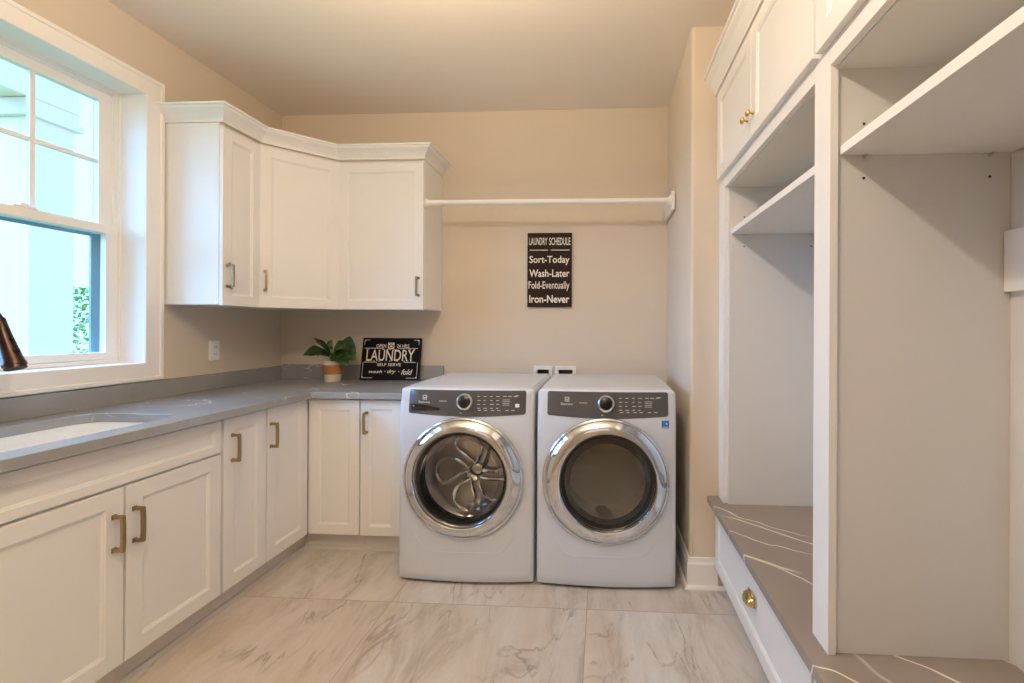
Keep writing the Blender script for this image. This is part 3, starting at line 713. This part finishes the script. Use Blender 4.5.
        mb = MB(); cc_ = (x0+.630, .810); star = []
        for k in range(10):
            a = PI/2+k*PI/5; rr_ = .007 if k % 2 == 0 else .003; star.append((cc_[0]+.005+rr_*cos(a), yf(cc_[0],cc_[1])-.0016, cc_[1]+.004+rr_*sin(a)))
        mb.face(star); q(x0+.617, x0+.643, .797, .7995, .0016); mb.build('sticker_mark', WHITE, st_)
    # lower access panel crease
    mb = MB(); pts_ = []
    for i in range(41):
        t_ = i/40; x = x0+.09+(w-.18)*t_; e_ = abs(2*t_-1); z = .165 + .085*max(0, (e_-.62)/.38)**2; pts_.append((x, yf(x, z)-.0003, z))
    mb.tube(pts_, .0016, 6); mb.build('panel_crease', ENAMEL, body, smooth=True)
    # door: chrome ring and glass
    yr = -.878; gx = dcx - (.008 if not is_dryer else -.010); RO = .301 if not is_dryer else .309; RG = .228
    d = thing('door', (dcx, yr, dcz), '', ''); 
    for k_ in ('label','category'): del d[k_]
    d.parent = r; d.location = Vector((dcx, yr, dcz)) - Vector(r['_o'])
    seg = 96
    rdx, rdz = (-.02, -.06) if not is_dryer else (0, 0)
    def circ(cx_, rad, y, dz=0): return [(cx_+rad*cos(a), y, dcz+dz+rad*sin(a)) for a in [2*PI*k/seg for k in range(seg)]]
    prof = [(RO-.012, yr+.036), (RO, yr+.028), (RO, yr-.006), (RO-.004, yr-.012), (RO-.010, yr-.014), (RO-.012, yr-.010), (RO-.016, yr-.013), (RO-.022, yr-.022), (RO-.038, yr-.033), (RG+.020, yr-.041), (RG+.010, yr-.041), (RG+.003, yr-.032), (RG, yr-.012), (RG, yr+.03)]
    ls = []
    for rr_, y in prof:
        f = (RO-rr_)/(RO-RG); ls.append(circ(dcx+(gx-dcx)*f, rr_, y))
    mb = MB(); mb.loops(ls); mb.build('chrome_ring', CHROME, d, smooth=50, label='wide polished chrome door ring')
    mb = MB(); mb.loops([circ(gx, RG-.0005, yr-.012), circ(gx, RG-.014, yr-.008), circ(gx, RG-.018, yr+.0)]); mb.build('door_gasket', BLACK, d, smooth=True)
    # glass: shallow bowl
    mb = MB(); ls = []
    if not is_dryer:
        for f, y in ((1, yr-.004), (.93, yr+.03), (.8, yr+.055), (.6, yr+.066), (.35, yr+.072), (.1, yr+.074)): ls.append(circ(gx, (RG-.0185)*f, y))
    else:
        for f, y in ((1, yr-.004), (.8, yr-.0075), (.5, yr-.0105), (.2, yr-.0115), (.02, yr-.012)): ls.append(circ(gx, (RG-.0185)*f, y))
    mb.loops(ls, True, False, True); mb.build('door_glass', DGLASS if is_dryer else WGLASS, d, smooth=True, label='dark round door glass')
    if is_dryer:
        # smoked inner border of the glass
        mb = MB(); mb.loops([circ(gx, RG-.0188, yr-.0035+.003), circ(gx, RG-.045, yr-.002+.002)]); mb.build('glass_border', BLACK, d, smooth=True)
    # drum
    mb = MB(); ls = [circ(dcx, .222, -.822), circ(dcx, .246, -.815), circ(dcx, .246, -.80), circ(dcx+rdx, .244, -.60, rdz), circ(dcx+rdx, .232, -.575, rdz), circ(dcx+rdx, .12, -.565, rdz), circ(dcx+rdx, .03, -.57, rdz)]
    mb.loops(ls, True, False, True); drum = mb.build('drum', STEEL if not is_dryer else mat('dryer_drum', srgb(214,210,204), .5), r, smooth=50)
    mb = MB(); mb.loops([circ(gx, .2545, -.79), circ(gx, .2545, -.838), circ(dcx, .224, -.832), circ(dcx, .224, -.80)]); mb.build('tub_seal', RUBBER, r, smooth=True)
    for k in range(3):
        a = .5+2*PI*k/3; u_ = Vector((cos(a), 0, sin(a))); v_ = Vector((-sin(a), 0, cos(a))); c0 = Vector((dcx, 0, dcz)); ls = []
        for j in range(9):
            t_ = j/8; y = -.79+.19*t_; hgt = .05*sin(PI*(.12+.76*t_)); ww = .035
            c_ = c0+v_*(.02*sin(t_*PI*1.5))
            ls.append([c_+Vector((0,y,0))+u_*.244-v_*ww, c_+Vector((0,y,0))+u_*(.244-hgt*.7)-v_*ww*.6, c_+Vector((0,y,0))+u_*(.244-hgt), c_+Vector((0,y,0))+u_*(.244-hgt*.7)+v_*ww*.6, c_+Vector((0,y,0))+u_*.244+v_*ww])
        mb = MB(); mb.loops(ls, True, True, True); mb.build('drum_paddle', STEEL, drum, smooth=60)
    if not is_dryer:
        # sweeping loops pressed in the rear of the drum
        for k in range(5):
            a0 = .35+2*PI*k/5; pts_ = []
            for j in range(25):
                t_ = 2*PI*j/24; lr = .130+.088*cos(t_); la = a0+.50*sin(t_)*(.7+.3*(lr/.22))+2.0*(lr-.05)
                pts_.append((dcx+rdx+lr*cos(la), -.585, dcz+rdz+lr*sin(la)))
            mb = MB(); mb.tube(pts_, .0125, 8, False); mb.build('drum_rib', CHROME, drum, smooth=True)
        mb = MB(); mb.lathe([(.055,0),(.05,.018),(.03,.028),(0,.03)], (dcx+rdx,-.572,dcz+rdz), nY, 32); mb.build('drum_hub', CHROME, drum, smooth=True)
    return r
machine('washing_machine', 1.247, 'white front-load washing machine left of the dryer, steel drum visible', 'washing machine', False)
machine('dryer', 1.9475, 'white front-load dryer with dark door glass and blue sticker', 'dryer', True)

# ------------------------------------------------------------------ bench and lockers (right)
FX = 2.842; BY0, BY1 = SY-.002, -2.93
bc = thing('bench_cabinet', (3.07, -1.9, 0), 'long white bench cabinet with drawers under the open lockers', 'cabinet')
mb = MB(); mb.box(FX, LX-.004, BY0, BY1, .105, .423); mb.build('carcass', CAB, bc)
mb = MB(); mb.box(FX+.05, LX-.01, BY0, BY1, 0, .105); mb.build('toe_kick', TOEK, bc)
def cup_pull(c_, n, ux, parent):
    c_, n, ux = Vector(c_), Vector(n), Vector(ux); up_ = Vector((0,0,1)); mb = MB(); ls = []
    for i in range(13):
        t_ = -1+2*i/12; wd = .044*t_; rr = math.sqrt(max(0, 1-t_*t_))
        row = []
        for j in range(9):
            a = PI/2*j/8   # from top (flat on the face) out and down
            row.append(c_+ux*wd+up_*(.034*cos(a)*rr**.6-.014)+n*(.028*sin(a)*rr**.6+.0008))
        ls.append(row)
    mb.loops(ls, False); mb.loops([[c_+ux*a+up_*.022+n*.0005 for a in (-.03,.03)], [c_+ux*a+up_*.022+n*.004 for a in (-.03,.03)], [c_+ux*a+up_*.016+n*.004 for a in (-.03,.03)]], False)
    o = mb.build('cup_pull', GOLD, parent, smooth=60, label='brass cup pull')
    md = o.modifiers.new('solid', 'SOLIDIFY'); md.thickness = .0018
    return o
for ya_, yb_ in ((-.845, -1.866), (-1.880, -2.905)):
    d = shaker('drawer', (FX-.0005, ya_, .116), nY, nX, abs(yb_-ya_), .297, bc, rail=.055)
    cup_pull((FX-.020, (ya_+yb_)/2-.03, .287), nX, nY, d)
mb = MB(); mb.box(2.788, LX-.003, SY-.0015, BY1-.01, .425, .455)
tag(mb.build('bench_slab', BENCHQ, bevel=.003), 'grey quartz bench slab with white veins below the open lockers', 'bench')

lk = thing('open_locker', (3.07, -1.9, .455), 'tall white open locker unit standing on the grey bench slab', 'locker')
ZL0, ZL1, ZR = .4555, 1.988, 1.945
P0, P1 = -.930, -1.832      # left bay
Q0, Q1 = -1.904, -2.84     # right bay
BK = 3.285
mb = MB(); mb.box(FX+.0205, BK, BY0, P0, ZL0, ZL1); mb.build('side_panel', CABIN, lk)
mb = MB(); mb.box(FX+.0205, BK, P1, Q0, ZL0, ZL1); mb.build('divider_panel', CABIN, lk)
mb = MB(); mb.box(FX+.0205, BK, Q1, BY1, ZL0, ZL1); mb.build('side_panel', CABIN, lk)
mb = MB(); mb.box(BK+.0005, LX-.004, BY0, BY1, ZL0, ZL1); mb.build('back_panel', CABIN, lk)
for a, b in ((P0, P1), (Q0, Q1)):
    mb = MB(); mb.box(FX+.0205, BK, a-.0003, b+.0003, ZR-.004, ZL1-.0005); mb.build('top_panel', CABIN, lk)
mb = MB(); mb.box(FX, FX+.02, BY0, -.915, ZL0, ZL1); mb.build('face_stile', CAB, lk, bevel=.001)
mb = MB(); mb.box(FX, FX+.02, -1.829, -1.914, ZL0, ZL1); mb.build('face_stile', CAB, lk, bevel=.001)
mb = MB(); mb.box(FX, FX+.02, Q1+.02, BY1, ZL0, ZL1); mb.build('face_stile', CAB, lk, bevel=.001)
mb = MB(); mb.box(FX, FX+.02, -.9155, -1.8285, ZR, ZL1); mb.build('face_rail', CAB, lk, bevel=.001)
mb = MB(); mb.box(FX, FX+.02, -1.9145, Q1+.0195, ZR, ZL1); mb.build('face_rail', CAB, lk, bevel=.001)
for a, b in ((P0, P1), (Q0, Q1)):
    mb = MB(); mb.box(FX+.028, BK-.002, a-.001, b+.001, 1.720, 1.744); s_ = mb.build('shelf', CAB, lk, bevel=.001)
    for xx in (2.93, 3.235):
        for yy, nn in ((a-.0003, nY), (b+.0003, Y)):
            mb = MB(); mb.lathe([(.0035,0),(.0035,.012)], (xx, yy, 1.7155), nn, 10, True, True); mb.build('shelf_pin', STEEL, lk)
        for zz in (1.80, 1.662): mb = MB(); mb.lathe([(.0,.0006),(.0036,.0006),(.0036,0)], (xx, a, zz), nY, 10); mb.build('pin_hole', DARK, lk)
mb = MB(); mb.box(BK-.018, BK-.0005, Q0-.002, Q1+.002, 1.373, 1.525); mb.build('hook_rail', CAB, lk, bevel=.002)
mb = MB(); mb.box(BK-.018, BK-.0005, P0-.002, P1+.002, 1.373, 1.525); mb.build('hook_rail', CAB, lk, bevel=.002)

def knob(c_, n, parent):
    mb = MB(); mb.lathe([(.007,0),(.0075,.002),(.0045,.006),(.0045,.013),(.011,.017),(.0135,.021),(.0125,.026),(.007,.029),(0,.0295)], c_, n, 20); return mb.build('knob', GOLD, parent, smooth=50, label='round brass knob')
for k, (a, b, m_) in enumerate(((-.850, -1.857, None), (-1.876, -2.925, None))):
    c = thing('wall_cabinet', (3.07, (a+b)/2, 1.99), ['white two-door cabinet above the left locker bay, nearest the washer alcove', 'white two-door cabinet above the right locker bay, cut by the top of the photo'][k], 'cabinet')
    mb = MB(); mb.box(FX, LX-.004, (BY0 if k == 0 else -1.8685), (-1.868 if k == 0 else BY1), 1.9885, 2.42); mb.build('carcass', CAB, c)
    wd = (abs(b-a)-.003)/2
    d = shaker('door', (FX-.0005, a, 1.996), nY, nX, wd, .418, c, rail=.055); knob((FX-.0195, a-wd+.03, 2.075), nX, d)
    d = shaker('door', (FX-.0005, a-wd-.003, 1.996), nY, nX, wd, .418, c, rail=.055); knob((FX-.0195, a-wd-.033, 2.075), nX, d)
CR2 = [(0,2.4215),(.006,2.4215),(.006,2.432),(.014,2.445),(.03,2.47),(.048,2.488),(.05,2.497),(.06,2.499),(.06,2.51),(0,2.51)]
o = sweep([(FX-.019, BY0), (FX-.019, BY1)][::1] if False else [(FX-.019, BY0), (FX-.019, BY1)], CR2, 'crown_molding', CAB)
tag(o, 'white crown molding above the locker wall cabinets on the right', 'molding')
mb = MB(); mb.box(FX-.019, LX-.004, BY0, BY1, 2.4215, 2.44); mb.build('crown_backing', CAB, o)

# ------------------------------------------------------------------ outside
mb = MB(); mb.box(-14, -.201, -9, 14, -.55, -.5); mb.build('ground', GRASS, kind='structure')
pc = thing('porch_column', (-2.13, .2, -.5), 'square white porch column seen through the window', 'column')
mb = MB(); mb.box(-2.27, -2.0, .065, .352, -.4995, 2.84); mb.build('shaft', SIDING, pc, bevel=.004)
mb = MB(); mb.box(-2.31, -1.96, .025, .395, 2.8405, 2.89, .006); mb.box(-2.29, -1.98, .045, .375, 2.8905, 2.976, .006); mb.build('capital', SIDING, pc)
mb = MB(); mb.box(-2.30, -1.97, .035, .382, 1.02, 1.045, .006); mb.build('trim_band', SIDING, pc)
mb = MB(); mb.box(-2.28, -1.99, -4.2, .385, 2.98, 3.28, .01); mb.box(-2.30, -1.97, -4.2, .40, 3.281, 3.33, .008)
tag(mb.build('porch_beam', SIDING), 'white porch beam resting on the column outside the window', 'beam')
rs = random.Random(5)
for (bx, by, hh, lab) in ((-4.2, 2.25, 1.75, 'pale green leafy shrub outside beside the porch column'),):
    sh = thing('shrub', (bx, by, -.5), lab, 'shrub')
    mb = MB()
    for k in range(9):
        a = rs.uniform(0, 6.28); mb.tube([(bx, by, -.4995+.001), (bx+.15*cos(a), by+.15*sin(a), .4), (bx+.35*cos(a), by+.3*sin(a), 1.0+rs.uniform(0,.5))], [.018,.011,.004], 5)
    mb.build('branches', BARK, sh)
    mb = MB()
    for k in range(2000):
        a = rs.uniform(0, 6.28); rr = rs.random()**.5*.5; z = rs.uniform(.0, hh); rr *= (1-.45*max(0, z-.9))
        p = Vector((bx+rr*cos(a), by+rr*sin(a), z)); u_ = Vector((rs.uniform(-1,1), rs.uniform(-1,1), rs.uniform(-.6,.8))).normalized(); v_ = u_.cross(Vector((rs.uniform(-1,1), rs.uniform(-1,1), rs.uniform(-1,1)))).normalized()
        s_ = rs.uniform(.02,.04); mb.face([p-u_*s_, p+v_*s_*.5, p+u_*s_, p-v_*s_*.5])
    mb.build('foliage', SHRUB, sh)

# ------------------------------------------------------------------ lights
def lamp(name, kind, loc, energy, col, **kw):
    l = bpy.data.lights.new(name, kind); l.energy = energy; l.color = col
    for k, v in kw.items(): setattr(l, k, v)
    o = bpy.data.objects.new(name, l); COL.objects.link(o); o.location = loc; return o
lamp('ceiling_lamp', 'POINT', (1.75, -2.75, 2.62), 53, (1, .87, .72), shadow_soft_size=.035)
o = lamp('ceiling_fill', 'AREA', (1.6, -2.1, 2.3), 53, (1, .75, .50), shape='DISK', size=.5)  # added fill aimed upwards to brighten the ceiling, not a real fixture
o.rotation_euler = (PI, 0, 0)
o = lamp('rear_fill', 'AREA', (1.7, -4.4, 2.5), 3, (.90, .95, 1), shape='RECTANGLE', size=1.6, size_y=1.0)  # added soft fill light behind the camera, no lamp hangs there
o.rotation_euler = (math.radians(50), 0, 0)
o = lamp('daylight', 'SUN', (-4, -1, 5), 22, (.22,.54,1)); o.data.angle = math.radians(80)
o.rotation_euler = Vector((1, .27, -.85)).to_track_quat('-Z', 'Y').to_euler()

w = bpy.data.worlds.new('World'); S.world = w; w.use_nodes = True; nt = w.node_tree
bg = nt.nodes['Background']; bg.inputs[1].default_value = 3.2
tc = nt.nodes.new('ShaderNodeTexCoord'); sx = nt.nodes.new('ShaderNodeSeparateXYZ'); nt.links.new(tc.outputs['Generated'], sx.inputs[0])
cr = nt.nodes.new('ShaderNodeValToRGB'); cr.color_ramp.elements[0].position = .45; cr.color_ramp.elements[1].position = .95
cr.color_ramp.elements[0].color = (.36,.66,1,1); cr.color_ramp.elements[1].color = (.28,.56,1,1)
mr = nt.nodes.new('ShaderNodeMapRange'); mr.inputs[1].default_value=-1; mr.inputs[2].default_value=1
nt.links.new(sx.outputs[2], mr.inputs[0]); nt.links.new(mr.outputs[0], cr.inputs[0]); nt.links.new(cr.outputs[0], bg.inputs[0])

# ------------------------------------------------------------------ camera
cam = bpy.data.cameras.new('camera'); co = bpy.data.objects.new('camera', cam); COL.objects.link(co)
cam.sensor_width = 36; cam.sensor_fit = 'HORIZONTAL'; cam.lens = 454.8/1024*36
cam.shift_x = (512-577.485)/1024; cam.shift_y = -(341.5-327.5)/1024; cam.clip_start = .02
co.matrix_world = Matrix.Translation((2.2701, -3.0955, 1.2802)) @ Matrix.Rotation(.0549, 4, 'Z') @ Matrix.Rotation(PI/2, 4, 'X') @ Matrix.Rotation(.0045, 4, 'Z')
S.camera = co

S.view_settings.view_transform = 'Standard'
S.view_settings.look = 'None'
S.view_settings.exposure = -0.2
S.cycles.use_denoising = True
S.cycles.max_bounces = 12; S.cycles.diffuse_bounces = 6; S.cycles.glossy_bounces = 5; S.cycles.transparent_max_bounces = 12
S.cycles.sample_clamp_indirect = 6; S.cycles.caustics_reflective = False; S.cycles.caustics_refractive = False

for o in bpy.data.objects:
    if '_o' in o: del o['_o']
